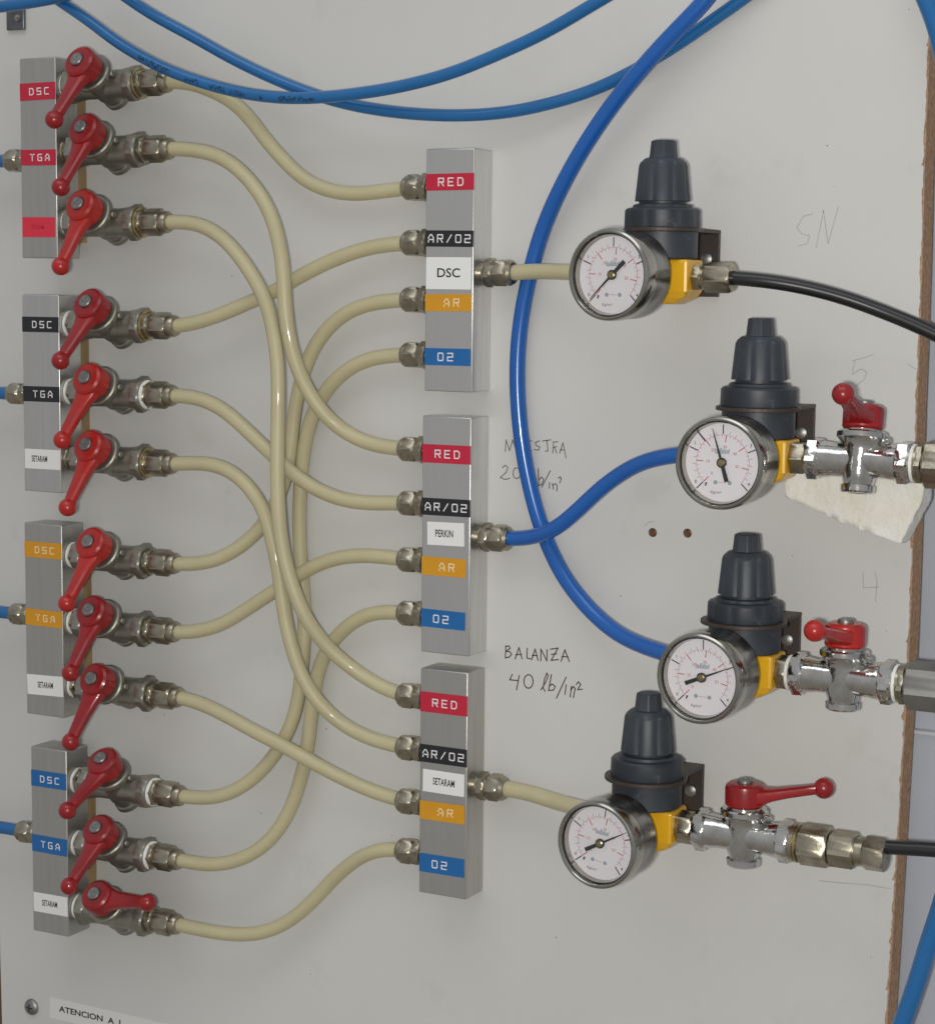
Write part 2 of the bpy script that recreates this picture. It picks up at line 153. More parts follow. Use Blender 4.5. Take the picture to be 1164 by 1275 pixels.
M_faint = mat('faded_marker_ink', (0.22, 0.19, 0.16), 0.7, var=0.5, scale=300)
M_pencil = mat('pencil_graphite', (0.43, 0.425, 0.42), 0.6, var=0.25, scale=200)
M_print = mat('dark_blue_print', (0.004, 0.008, 0.02), 0.5)
M_foam = mat('white_foam', (0.84, 0.835, 0.80), 0.9, color2=(0.74, 0.71, 0.61), scale=55, bump=0.6, bscale=500, sss=0.2)
TAPE = {'red': mat('red_embossing_tape', (0.50, 0.016, 0.045), 0.3, var=0.1, scale=90), 'pink': mat('faded_red_tape', (0.68, 0.030, 0.06), 0.35, var=0.1, scale=90),
        'black': mat('black_embossing_tape', (0.016, 0.017, 0.02), 0.3), 'orange': mat('orange_embossing_tape', (0.62, 0.29, 0.012), 0.32, var=0.08, scale=90),
        'blue': mat('blue_embossing_tape', (0.012, 0.125, 0.36), 0.3, var=0.1, scale=90), 'white': mat('white_paper_label', (0.74, 0.73, 0.71), 0.5),
        'silver': mat('clear_label_film', (0.74, 0.74, 0.73), 0.4)}
M_emboss = mat('stressed_white_lettering', (0.72, 0.70, 0.70), 0.5)
M_emboss2 = mat('worn_cream_lettering', (0.80, 0.62, 0.38), 0.5)
M_sticker = mat('clear_sticker_film', (0.66, 0.655, 0.63), 0.25)
def glass_mat():
    m = bpy.data.materials.new('gauge_glass'); m.use_nodes = True; nt = m.node_tree; nt.nodes.remove(nt.nodes['Principled BSDF'])
    tr = nt.nodes.new('ShaderNodeBsdfTransparent'); gl = nt.nodes.new('ShaderNodeBsdfGlossy'); fr = nt.nodes.new('ShaderNodeFresnel'); mx = nt.nodes.new('ShaderNodeMixShader')
    fr.inputs['IOR'].default_value = 1.4; gl.inputs['Roughness'].default_value = 0.06; tr.inputs['Color'].default_value = (0.985, 0.985, 0.985, 1)
    nt.links.new(fr.outputs[0], mx.inputs[0]); nt.links.new(tr.outputs[0], mx.inputs[1]); nt.links.new(gl.outputs[0], mx.inputs[2]); nt.links.new(mx.outputs[0], nt.nodes['Material Output'].inputs['Surface'])
    return m
M_glass = glass_mat()

# ------------------------------------------------------------------ mesh helpers (mm in, metres out)
def frame(axis):
    a = Vector(axis).normalized(); r = Vector((0, 0, 1)) if abs(a.z) < 0.9 else Vector((1, 0, 0))
    u = r.cross(a).normalized(); return a, u, a.cross(u)
class MB:
    def __init__(s): s.v = []; s.f = []
    def add(s, vs, fs):
        o = len(s.v); s.v += [tuple(p) for p in vs]; s.f += [tuple(i+o for i in f) for f in fs]; return s
    def box(s, x0, x1, y0, y1, z0, z1):
        vs = [(x, y, z) for x in (x0, x1) for y in (y0, y1) for z in (z0, z1)]
        return s.add(vs, [(0, 1, 3, 2), (4, 6, 7, 5), (0, 4, 5, 1), (2, 3, 7, 6), (0, 2, 6, 4), (1, 5, 7, 3)])
    def lathe(s, prof, org=(0, 0, 0), axis=(0, 0, 1), seg=32, mod=None, rot=0.0, caps=True):
        a, u, w = frame(axis); o = Vector(org); vs = []; fs = []
        for k, (r, h) in enumerate(prof):
            for i in range(seg):
                t = 2*math.pi*i/seg + rot; rr = r*(mod(t, k) if mod else 1)
                vs.append(o + a*h + u*(rr*math.cos(t)) + w*(rr*math.sin(t)))
        for k in range(len(prof)-1):
            for i in range(seg):
                j = (i+1) % seg; fs.append((k*seg+i, k*seg+j, (k+1)*seg+j, (k+1)*seg+i))
        if caps:
            fs.append(tuple(range(seg-1, -1, -1))); n = (len(prof)-1)*seg; fs.append(tuple(range(n, n+seg)))
        return s.add(vs, fs)
    def hexa(s, R, h0, h1, org=(0, 0, 0), axis=(0, 0, 1), ch=0.8, rot=0.0):
        # hexagon with rounded chamfers: many segments, radius follows the hexagon but is limited to a circle at the ends
        seg = 36; ap = R*math.cos(math.pi/6)
        def hx(t): return ap/math.cos((t % (math.pi/3))-math.pi/6)
        lim = [ap*0.97, R, R, ap*0.97]; hs = [h0, h0+ch, h1-ch, h1]
        a, u, w = frame(axis); o = Vector(org); vs = []; fs = []
        for k in range(4):
            for i in range(seg):
                t = 2*math.pi*i/seg + 1e-4; rr = min(hx(t), lim[k])
                vs.append(o + a*hs[k] + u*(rr*math.cos(t+rot)) + w*(rr*math.sin(t+rot)))
        for k in range(3):
            for i in range(seg):
                j = (i+1) % seg; fs.append((k*seg+i, k*seg+j, (k+1)*seg+j, (k+1)*seg+i))
        fs.append(tuple(range(seg-1, -1, -1))); fs.append(tuple(range(3*seg, 4*seg)))
        return s.add(vs, fs)
    def sphere(s, c, r, seg=24, squash=1.0):
        n = 12; prof = [(max(1e-3, r*math.sin(math.pi*k/n)), -r*squash*math.cos(math.pi*k/n)) for k in range(n+1)]
        return s.lathe(prof, c, (0, 0, 1), seg)
    def tube(s, pts, r, seg=20, cap=True):
        pts = [Vector(p) for p in pts]; n = len(pts); vs = []; fs = []
        t0 = (pts[1]-pts[0]).normalized(); _, u, w = frame(t0)
        for k in range(n):
            t = (pts[min(k+1, n-1)]-pts[max(k-1, 0)]).normalized()
            u = (u - t*u.dot(t)).normalized(); w = t.cross(u); rk = r[k] if isinstance(r, list) else r
            for i in range(seg):
                a = 2*math.pi*i/seg; vs.append(pts[k] + u*(rk*math.cos(a)) + w*(rk*math.sin(a)))
        for k in range(n-1):
            for i in range(seg):
                j = (i+1) % seg; fs.append((k*seg+i, k*seg+j, (k+1)*seg+j, (k+1)*seg+i))
        if cap: fs.append(tuple(range(seg-1, -1, -1))); fs.append(tuple(range((n-1)*seg, n*seg)))
        return s.add(vs, fs)
    def ribbon(s, pts, w, y=0.0, t=0.12):
        # flat stroke in the xz plane, standing t proud of y towards -y
        for (x0, z0), (x1, z1) in zip(pts[:-1], pts[1:]):
            d = Vector((x1-x0, z1-z0)); l = d.length or 1e-6; d /= l; nx, nz = -d.y*w/2, d.x*w/2; ex, ez = d.x*w*0.42, d.y*w*0.42
            q = [(x0-ex+nx, z0-ez+nz), (x0-ex-nx, z0-ez-nz), (x1+ex-nx, z1+ez-nz), (x1+ex+nx, z1+ez+nz)]
            s.add([(a, y-t, b) for a, b in q] + [(a, y, b) for a, b in q], [(0, 1, 2, 3), (0, 4, 5, 1), (1, 5, 6, 2), (2, 6, 7, 3), (3, 7, 4, 0)])
            t += 0.002
        return s
    def prism(s, poly, y0, y1):
        # polygon in xz, extruded between y0 and y1
        n = len(poly)
        return s.add([(x, y0, z) for x, z in poly] + [(x, y1, z) for x, z in poly], [tuple(range(n)), tuple(range(2*n-1, n-1, -1))] + [(i, (i+1) % n + 0, (i+1) % n + n, i+n) for i in range(n)])
    def mesh(s, name, m, sharp=32, org=(0, 0, 0)):
        me = bpy.data.meshes.new(name)
        me.from_pydata([((x-org[0])*S, (y-org[1])*S, (z-org[2])*S) for x, y, z in s.v], [], s.f)
        import bmesh
        bm = bmesh.new(); bm.from_mesh(me); bmesh.ops.recalc_face_normals(bm, faces=bm.faces); bm.to_mesh(me); bm.free()
        me.materials.append(m)
        if sharp:
            me.polygons.foreach_set('use_smooth', [True]*len(me.polygons)); me.set_sharp_from_angle(angle=math.radians(sharp))
        me.update(); return me
    def build(s, name, m, parent=None, sharp=32, org=(0, 0, 0), bevel=0):
        return link(name, s.mesh(name, m, sharp, org), parent, bevel)
def link(name, me, parent=None, bevel=0):
    o = bpy.data.objects.new(name, me); COL.objects.link(o); o.parent = parent
    if bevel:
        b = o.modifiers.new('edge', 'BEVEL'); b.width = bevel*S; b.segments = 2; b.limit_method = 'ANGLE'; b.angle_limit = math.radians(40)
    return o
def tag(o, label, cat, group=None):
    o['label'] = label; o['category'] = cat
    if group: o['group'] = group
    return o
def thing(name, label, cat, loc=(0, 0, 0), rot=(0, 0, 0), group=None):
    o = bpy.data.objects.new(name, None); COL.objects.link(o); o.empty_display_size = 0.01
    o.location = Vector(loc)*S; o.rotation_euler = rot; return tag(o, label, cat, group)
def struct(o): o['kind'] = 'structure'; return o
def text_mb(txt, size, sx_=1.0, align='CENTER', bold=0.0):
    c = bpy.data.curves.new('t', 'FONT'); c.body = txt; c.size = size; c.align_x = align; c.align_y = 'CENTER'; c.offset = bold; c.resolution_u = 3
    o = bpy.data.objects.new('t', c); me = bpy.data.meshes.new_from_object(o)
    mb = MB(); mb.add([(v.co.x*sx_, 0, v.co.y) for v in me.vertices], [tuple(p.vertices) for p in me.polygons])
    bpy.data.objects.remove(o); bpy.data.meshes.remove(me); bpy.data.curves.remove(c); return mb
def move(mb, dx=0, dy=0, dz=0, rot=0.0):
    c, s_ = math.cos(rot), math.sin(rot)
    mb.v = [(x*c - z*s_ + dx, y+dy, x*s_ + z*c + dz) for x, y, z in mb.v]; return mb
def spline(pts, step=3.0):
    # Catmull-Rom through x,h,z points -> world mm points
    P_ = [Vector((p[0], -p[1], p[2])) for p in pts]; P_ = [P_[0]*2-P_[1]] + P_ + [P_[-1]*2-P_[-2]]; out = []
    for i in range(1, len(P_)-2):
        a, b, c, d = P_[i-1:i+3]; n = max(2, int((c-b).length/step))
        for k in range(n):
            t = k/n; out.append(0.5*((2*b) + (c-a)*t + (2*a-5*b+4*c-d)*t*t + (3*b-a-3*c+d)*t**3))
    out.append(P_[-2]); 
    for _ in range(9): out = [out[0]] + [(out[i-1]+out[i]*2+out[i+1])/4 for i in range(1, len(out)-1)] + [out[-1]]
    return out
GLYPH = {'D': [[(0, 0), (0, 1), (.5, 1), (.7, .8), (.7, .2), (.5, 0), (0, 0)]], 'S': [[(.7, 1), (0, 1), (0, .5), (.7, .5), (.7, 0), (0, 0)]], 'C': [[(.7, 1), (.1, 1), (0, .9), (0, .1), (.1, 0), (.7, 0)]],
 'T': [[(0, 1), (.7, 1)], [(.35, 1), (.35, 0)]], 'G': [[(.7, 1), (.1, 1), (0, .9), (0, .1), (.1, 0), (.7, 0), (.7, .5), (.38, .5)]], 'A': [[(0, 0), (0, .6), (.25, 1), (.45, 1), (.7, .6), (.7, 0)], [(0, .35), (.7, .35)]],
 'R': [[(0, 0), (0, 1), (.7, 1), (.7, .5), (0, .5)], [(.35, .5), (.7, 0)]], 'E': [[(.7, 1), (0, 1), (0, 0), (.7, 0)], [(0, .5), (.6, .5)]], 'O': [[(0, .1), (0, .9), (.1, 1), (.6, 1), (.7, .9), (.7, .1), (.6, 0), (.1, 0), (0, .1)]],
 '2': [[(0, 1), (.7, 1), (.7, .5), (0, .5), (0, 0), (.7, 0)]], '/': [[(.05, 0), (.65, 1)]]}
def emboss(txt, cx, cz, hgt, pitch, y, w=0.58):
    mb = MB(); x0 = cx - (len(txt)-1)*pitch/2 - hgt*0.39
    for k, ch in enumerate(txt):
        for st in GLYPH[ch]: mb.ribbon([(x0+k*pitch+px*hgt*1.1, cz+(pz-.5)*hgt) for px, pz in st], w, y, 0.10)
    return mb

# ------------------------------------------------------------------ the setting: board and what shows behind it
random.seed(4)
BT = 16.0
xL = lambda z: LEFTEDGE[0] + (LEFTEDGE[1]-LEFTEDGE[0])*(z+230)/(-105)*0.5
zt, zb = EDGE[0][1]+80, -430.0
def edge_x(z):
    for (xa, za), (xb, zb_) in zip(EDGE[:-1], EDGE[1:]):
        if zb_ <= z <= za: return xb + (xa-xb)*(z-zb_)/(za-zb_)
    return EDGE[0][0] if z > EDGE[0][1] else EDGE[-1][0]
def sheet(y, jag):
    import bmesh
    outer = []; z = zb; chip = 0.0
    while z <= zt:
        x = edge_x(z)
        if jag:
            chip = max(0.0, chip*0.6 + random.gauss(0, 0.16)); w_ = 0.3*math.sin(z*0.21) + 0.2*math.sin(z*0.83+1)
            if random.random() < 0.035: chip = random.uniform(0.8, 1.8)
            x -= 0.55 + max(-0.3, w_*0.6) + chip
        outer.append((x, z)); z += random.uniform(0.7, 1.5) if jag else 12
    outer += [(xL(zt), zt), (xL(zb), zb)]
    bm = bmesh.new(); edges = []
    for loop in [outer] + [[(hx+2.3*math.cos(a*math.pi/12), hz+2.3*math.sin(a*math.pi/12)) for a in range(24)] for hx, hz in HOLES]:
        vs = [bm.verts.new((x*S, y*S, z_*S)) for x, z_ in loop]
        edges += [bm.edges.new((vs[i], vs[(i+1) % len(vs)])) for i in range(len(vs))]
    bmesh.ops.triangle_fill(bm, edges=edges, use_beauty=True)
    return bm
def finish(bm, name, m, thick, parent=None):
    import bmesh
    r = bmesh.ops.extrude_face_region(bm, geom=list(bm.faces))
    for v in r['geom']:
        if isinstance(v, bmesh.types.BMVert): v.co.y += thick*S
    bmesh.ops.recalc_face_normals(bm, faces=bm.faces)
    me = bpy.data.meshes.new(name); bm.to_mesh(me); bm.free(); me.materials.append(m); return link(name, me, parent)
board = struct(finish(sheet(0.0, True), 'mounting_board', M_board, 0.8))
board['label'] = 'white melamine board carrying all the gas fittings'
finish(sheet(0.8, False), 'chipboard_core', M_core, BT-0.8, board)
for hx, hz in HOLES:
    MB().lathe([(2.3, 0), (2.3, 0.3)], (hx, 9.0, hz), (0, 1, 0), 24).build('hole_bottom', M_core, board)
def writing(strokes, name, m, w):
    mb = MB(); 
    for s_ in strokes: mb.ribbon(s_, w, 0.0, 0.04)
    o = mb.build(name, m, board, sharp=None); return o
writing(BALANZA, 'handwriting', M_marker, 0.62)['label'] = 'hand-written word BALANZA'
writing(FORTY, 'handwriting', M_marker, 0.62)['label'] = 'hand-written 40 lb/in2'
writing(MUESTRA, 'handwriting', M_faint, 0.55)['label'] = 'faded hand-written word MUESTRA'
writing(TWENTY[:3], 'handwriting', M_faint, 0.55)['label'] = 'faded hand-written 20'
writing(TWENTY[3:], 'handwriting', M_marker, 0.5)['label'] = 'hand-written lb/in2 beside the 20'
writing(PENCIL, 'pencil_marks', M_pencil, 0.38)['label'] = 'pencilled letters SN, figures 5 and 4, and stray lines'
sp = MB()
for _ in range(46):
    x, z = random.uniform(-290, 225), random.uniform(-300, 250); r = random.uniform(0.12, 0.42)
    sp.lathe([(r, 0), (r*0.7, 0.05)], (x, 0, z), (0, -1, 0), 7)
sp.build('dirt_specks', M_faint, board, sharp=None)['kind'] = 'stuff'
wall = struct(MB().box(-420, 520, 33, 43, -520, 420).build('wall', M_wall))
wl = MB().box(120, 520, 29, 32.9, -520, LEDGE[2]-1.5).build('lower_wall_panel', M_wall, wall)
MB().box(120, 520, 27, 32.8, LEDGE[2]-1.4, LEDGE[2]+0.6).build('ledge_strip', M_ledge, wall, bevel=0.4)
pst = MB().box(-372, -316, 17, 32, -460, -120).build('wooden_batten', M_brownwood, None, org=(-344, 27, -460), bevel=1)
pst.location = Vector((-344, 27, -460))*S
tag(pst, 'dark brown wooden batten behind the board edge', 'batten')

# ------------------------------------------------------------------ manifolds
def tape(parent, org, x0, x1, zr, h, color, txt, tilt=0.0, lsz=3.6, pitch=5.0, kind='emboss', dx=0.0, lmat=None, sx_=0.6):
    z0, z1 = zr; cx, cz = (x0+x1)/2, (z0+z1)/2; th = 0.35 if kind == 'emboss' else 0.15
    mb = MB().box(x0-cx, x1-cx, -th, -0.02, z0-cz, z1-cz)
    t = mb.build('label_tape', TAPE[color], parent, sharp=None, bevel=0.08)
    t.location = (Vector((cx, -h, cz))-Vector(org))*S; t.rotation_euler = (0, -tilt + random.uniform(-0.012, 0.012), 0)
    if kind == 'emboss': l = emboss(txt, dx, 0, lsz, pitch, -th)
    else: l = move(text_mb(txt, lsz, sx_, bold=0.09), dx, -th-0.05, 0)
    l.build('lettering', lmat or (M_emboss if color != 'orange' else M_emboss2), t, sharp=None)
    t['label'] = {'emboss': f'{color} embossed tape reading {txt}', 'print': f'{"red" if color == "pink" else color} printed label'}[kind].replace('pink', 'red')
    return t
def gland(org, axis, parent, name, big=1.0, taped=False, gold=False, body='hex'):
    # compression fitting: threaded collar, hexagon, union nut, tip
    a = Vector(axis); o = Vector(org)
    f_ = MB().lathe([(4.6*big, 0), (4.6*big, 2.6), (6.4*big, 2.6), (6.4*big, 3.4)], o, a, 24).hexa(6.9*big, 3.0, 7.2, o, a, 0.7, 0.3).build(name, M_brass, parent)
    n = MB().hexa(6.7*big, 8.0, 15.2*1.0, o, a, 0.9, 0.1).lathe([(5.6*big, 7.2), (5.6*big, 8.1)], o, a, 24).build('union_nut', M_brass, f_)
    MB().lathe([(5.9*big, 14.6), (5.9*big, 16.2), (5.0*big, 17.6), (4.3*big, 17.8)], o, a, 24).build('ferrule', M_brass, f_)
    return f_

colors = ['red', 'black', 'orange', 'blue']
LG = 'manifold blocks feeding the lever valves'
for k, (x0, x1, z0, z1) in enumerate(SUPPLY):
    base = ((x0+x1)/2, 0, z0)
    t = thing('supply_manifold', ['aluminium bar manifold with red DSC and TGA tapes', 'aluminium bar manifold with black DSC and TGA tapes', 'aluminium bar manifold with orange DSC and TGA tapes', 'aluminium bar manifold with blue DSC and TGA tapes'][k], 'manifold', base, group=LG)
    MB().box(x0, x1, -27, -8, z0, z1).build('block', M_alu if k in (1,) else M_alu2, t, org=base, bevel=0.5)
    MB().box(x0+2, x1-0.6, -8, -0.05, z0+9, z1-9).build('spacer', M_spacer, t, org=base, bevel=0.4)
    tx = [('DSC', 'TGA')[0], 'TGA', 'SETARAM']
    for j in range(3):
        if j < 2: tape(t, base, x0+0.15, x1-0.1, STAPE[k][j], 27.0, colors[k], tx[j], tilt=0, lsz=3.4, pitch=5.3, dx=1.2 if k != 3 else 0.8)
        elif k == 0: tape(t, base, x0+0.4, x1-1.6, STAPE[k][j], 27.0, 'pink', tx[j], kind='print', lsz=3.4, lmat=TAPE['red'], sx_=0.62, dx=-0.5)
        else: tape(t, base, x0+0.6, x1-0.3, STAPE[k][j], 27.0, 'white', tx[j], kind='print', lsz=4.8, lmat=M_ink, sx_=0.55, tilt=[0, 0, 0.035, 0.02][k], dx=[0, -2.0, 0.3, -0.6][k])
    gland((x0, -17.5, INLET[k]), (-1, 0, 0), t, 'inlet_fitting', 1.0).location = -Vector(base)*S
    ho = MB().tube(spline([(x0-15, 17.5, INLET[k]), (x0-40, 17.8, INLET[k]-0.3), (x0-75, 20, INLET[k]-4), (x0-120, 22, INLET[k]-14)]), 3.6).build('supply_hose', M_blue2, None, org=(x0-15, -17.5, INLET[k]))
    ho.location = Vector((x0-15, -17.5, INLET[k]))*S
    tag(ho, f'short blue inlet hose entering the manifold with {colors[k]} DSC and TGA tapes', 'hose', 'blue inlet hoses')

DN = ['centre manifold block with a black-lettered DSC label', 'centre manifold block whose outlet feeds a blue hose', 'centre manifold block standing below the one with the blue outlet hose']
mt = [('red', 'RED'), ('black', 'AR/O2'), None, ('orange', 'AR'), ('blue', 'O2')]
for k, (x0, x1, z0, z1) in enumerate(DIST):
    base = ((x0+x1)/2, 0, z0)
    t = thing('distribution_manifold', DN[k], 'manifold', base, group='manifold blocks in the centre of the board')
    MB().box(x0, x1, -19, -0.05, z0, z1).build('block', M_alu if k < 2 else M_alu2, t, org=base, bevel=0.5)
    for j in range(5):
        zr = DTAPE[k][j]
        if j == 2:
            if k == 0: tape(t, base, x0+0.4, x1-1.2, zr, 19.0, 'silver', 'DSC', kind='print', lsz=6.4, lmat=M_ink, sx_=1.12)
            elif k == 1: tape(t, base, x0+3.2, x1-3.4, zr, 19.0, 'white', 'PERKIN', kind='print', lsz=5.2, lmat=M_ink, sx_=0.62, tilt=0.02, dx=-0.8)
            else: tape(t, base, x0+1.8, x1-1.4, zr, 19.0, 'white', 'SETARAM', kind='print', lsz=5.2, lmat=M_ink, sx_=0.58, dx=0.2)
        else:
            c, w = mt[j]; xr = x1-0.1 if j < 2 else x1-(0.9, 2.4, 1.0)[k]
            tape(t, base, x0+0.1, xr, zr, 19.0, c, w, lsz=3.7, pitch=(5.5 if len(w) < 5 else 5.2), dx=[0.6, 0, 0, 2.0, -1.2][j])
    for j in range(4): gland((x0, -9.5, MPORT[k][j]), (-1, 0, 0), t, 'port_fitting', 1.07).location = -Vector(base)*S
    gland((x1, -9.5, MOUT[k]), (1, 0, 0), t, 'outlet_fitting', 1.08).location = -Vector(base)*S

# ------------------------------------------------------------------ ball valves (local: x along the flow, stem along +z)
CACHE = {}
def shared(key, mk, m, sharp=32):
    if (key, m.name) not in CACHE: CACHE[(key, m.name)] = mk().mesh(key, m, sharp)
    return CACHE[(key, m.name)]
X = (1, 0, 0)
def m_body():
    mb = MB(); n = 14
    mb.lathe([(7.4, -23.6), (8.3, -23.0), (8.3, -16), (7.7, -12), (7.7, 12), (8.3, 16), (8.3, 23.0), (7.4, 23.6)], (0, 0, 0), X, 36)
    mb.lathe([(6.4, -12), (7.4, -8.5), (8.2, -5), (8.2, 5), (8.6, 7), (10.4, 9.8), (11.2, 10.3), (11.2, 12.5), (10.4, 13.2), (7.6, 13.3), (7.6, 15)], (0, 0, 0), (0, 0, 1), 36)
    return mb
def m_hexin(): return MB().hexa(10.2, -23.8, -17.6, (0, 0, 0), X, 0.9, 0.2)
def m_hexout(): return MB().hexa(10.2, 17.6, 23.8, (0, 0, 0), X, 0.9, 0.2)
def m_plug(): return MB().lathe([(6.6, 6), (6.6, 10.6), (7.8, 11.2), (7.8, 13.8), (7.0, 14.6), (4.5, 14.6), (4.2, 13.8), (0.01, 13.8)], (0, 0, 0), (0, 0, -1), 32)
def m_pin(): return MB().lathe([(1.7, 0), (1.7, 4.2), (1.2, 4.8)], (8.4, 0.5, 8.6), (1, 0, 0.25), 14)
def m_handle():
    mb = MB()
    mb.lathe([(8.4, 14.2), (9.2, 15.2), (9.3, 22.5), (8.9, 24.2), (7.6, 25.2), (4.0, 25.5), (3.6, 25.2)], (0, 0, 0), (0, 0, 1), 36)
    secs = [(3, 19.2, 7.4, 4.2), (8.5, 19.6, 6.4, 3.8), (13, 20.6, 4.9, 3.0), (20, 22.2, 4.2, 2.6), (28, 23.8, 3.6, 2.4), (34, 25.0, 3.2, 2.4), (36.5, 25.4, 2.6, 2.3)]
    vs = []; fs = []; seg = 16
    for (x, z, wy, wz) in secs:
        for i in range(seg):
            a = 2*math.pi*i/seg; c, s_ = math.cos(a), math.sin(a)
            e = 0.55; vs.append((x, wy*math.copysign(abs(c)**e, c), z + wz*math.copysign(abs(s_)**e, s_)))
    for k in range(len(secs)-1):
        for i in range(seg): j = (i+1) % seg; fs.append((k*seg+i, k*seg+j, (k+1)*seg+j, (k+1)*seg+i))
    fs.append(tuple(range((len(secs)-1)*seg, len(secs)*seg)))
    return mb.add(vs, fs)
def m_knob(): return MB().sphere((36.5, 0, 25.4), 4.9)
def m_screw(): return MB().lathe([(3.7, 24.6), (3.7, 26.6), (3.3, 27.1), (1.4, 27.1), (1.2, 26.7), (0.01, 26.7)], (0, 0, 0), (0, 0, 1), 24)
def m_washer(): return MB().lathe([(3.9, 25.0), (3.9, 25.75)], (0, 0, 0), (0, 0, 1), 24)
def valve(label, origin, phi, theta, body_m, red, group):
    t = thing('ball_valve', label, 'valve', origin, (math.radians(phi), 0, 0), group)
    b = link('body', shared('body', m_body, body_m), t)
    link('inlet_hexagon', shared('inlet_hexagon', m_hexin, body_m), b); link('outlet_hexagon', shared('outlet_hexagon', m_hexout, body_m), b); link('plug', shared('plug', m_plug, body_m), b); link('stop_pin', shared('stop_pin', m_pin, body_m), b)
    h = link('lever', shared('lever', m_handle, red), t); h.rotation_euler = (0, 0, math.radians(theta))
    link('knob', shared('knob', m_knob, red), h); link('screw', shared('screw', m_screw, M_steel), h)
    return t
NV = ['red DSC', 'red TGA', 'faded red', 'black DSC', 'black TGA', 'white', 'orange DSC', 'orange TGA', 'white', 'blue DSC', 'blue TGA', 'white']
MC = ['red', 'red', 'red', 'black', 'black', 'black', 'orange', 'orange', 'orange', 'blue', 'blue', 'blue']
def vname(i): return f'beside the {NV[i]} tape' if i % 3 < 2 else (f'beside the faded red label' if i == 2 else f'beside the white label under the {MC[i]} tapes')
bright = [0, 0, 1, 0, 1, 1, 1, 0, 0, 0, 0, 0]
taped = {9: 1, 10: 1, 4: 1}; gold = {0: 1, 2: 1, 3: 1, 5: 1}
for i, (x0, z, xs, phi, th, xn) in enumerate(VALVE):
    st = 'opened' if i == 11 else 'closed'
    v = valve(f'ball valve with red lever {st}, {vname(i)}', (x0+xs, -17.5, z), phi, th, M_nickel, RED[bright[i]], 'lever ball valves on the supply manifolds')
    # threaded nipple into the manifold, and the hose fitting at the outlet (local x measured from the stem)
    MB().lathe([(5.6, -xs+0.05), (5.6, -22.8)], (0, 0, 0), X, 24).hexa(7.6, -xs+1.8, -xs+4.6, (0, 0, 0), X, 0.5).build('nipple', M_brass, v)
    MB().lathe([(6.9, -xs+0.1), (7.4, -xs+0.5), (7.2, -xs+1.6), (6.2, -xs+1.9)], (0, 0, 0), X, 24).build('thread_tape', M_tape if i not in (1, 5) else M_brass, v)
    e = xn - xs - 7.0                                    # start of the nut
    fit = MB().lathe([(6.1, 23.4), (6.1, e+0.6)], (0, 0, 0), X, 28).hexa(7.9, 24.4, e-1.2, (0, 0, 0), X, 0.6, 0.2).build('hose_fitting', M_brass, v)
    if i in taped: MB().lathe([(7.6, 23.6), (8.05, 24.1), (8.0, 25.2), (7.5, 25.6)], (0, 0, 0), X, 28).build('thread_tape', M_tape, v)
    if i in gold: MB().lathe([(8.0, 23.9), (8.5, 24.2), (8.5, 25.0), (8.0, 25.4)], (0, 0, 0), X, 28).build('brass_ring', M_gold, v)
    MB().hexa(7.4, e, e+10.5, (0, 0, 0), X, 1.0, 0.35).build('union_nut', M_brass, fit)
    MB().lathe([(5.7, e+10.2), (5.9, e+11.0), (5.9, e+13.2), (5.2, e+14.6), (4.1, e+15.0)], (0, 0, 0), X, 28).build('ferrule', M_brass, fit)

# ------------------------------------------------------------------ hoses
def hose(name, label, pts, r, m, group=None, seg=20):
    P_ = spline(pts); o = MB().tube(P_, r, seg).build(name, m, None, 60, org=P_[0])
    o.location = P_[0]*S; tag(o, label, 'hose', group); return o, P_
dst = [(0, 0), (1, 0), (2, 0), (0, 1), (1, 1), (2, 1), (0, 2), (1, 2), (2, 2), (0, 3), (1, 3), (2, 3)]
BN = ['the DSC centre block', 'the blue-hosed centre block', 'the bottom centre block']
def vshort(i): return f'{NV[i]} valve' if i % 3 < 2 else ('the faded-red-label valve' if i == 2 else f'the valve under {MC[i]} tapes')
TN = ['RED', 'AR/O2', 'AR', 'O2']
for i, pts in enumerate(HOSE):
    x0, z, xs, phi, th, xn = VALVE[i]; k, j = dst[i]; xe = DIST[k][0]
    start = [(x0+xn+4, 17.5, z), (x0+xn+8.5, 17.5, z)]; end = [(xe-17.0, 9.5, MPORT[k][j]), (xe-12, 9.5, MPORT[k][j])]
    mid = [p for p in pts if x0+xn+13 < p[0] < xe-21]
    hose('clear_hose', f'yellowed hose, {vshort(i)} to {TN[j]} port of {BN[k]}', start+mid+end, 3.85 if i else 3.75, M_hose, 'yellowed hoses crossing between the manifolds')
def from_out(k, pts): return [(DIST[k][1]+13, 9.5, MOUT[k]), (DIST[k][1]+19, 9.5, MOUT[k])] + [p for p in pts if p[0] > DIST[k][1]+23]
def to_reg(k): return [(REG[k][0]-24, 36, REG[k][2]), (REG[k][0]-18, 36, REG[k][2])]
def cut(pts, k): return pts[:-2] + [p for p in pts[-2:] if p[0] < REG[k][0]-30]
hose('clear_hose', 'yellowed clear hose from the DSC block to a regulator with a black hose', from_out(0, cut(OUT1, 0))+to_reg(0), 3.9, M_hose, 'yellowed outlet hoses')
hose('clear_hose', 'yellowed clear outlet hose sagging from the lowest centre block to a regulator', from_out(2, cut(OUT3, 3))+to_reg(3), 4.1, M_hose, 'yellowed outlet hoses')
hose('blue_hose', 'bright blue hose rising from a centre block to the regulator above the drilled holes', from_out(1, cut(OUT2, 1))+to_reg(1), 3.9, M_blue)
hose('blue_hose', 'long bright blue hose looping down over the faded MUESTRA writing', cut(MAINB, 2)+to_reg(2), 4.1, M_blue)
oA, pA = hose('blue_tube', 'thin blue nylon tube with dark print along its sag', BLUEA, 3.1, M_blue2, None)
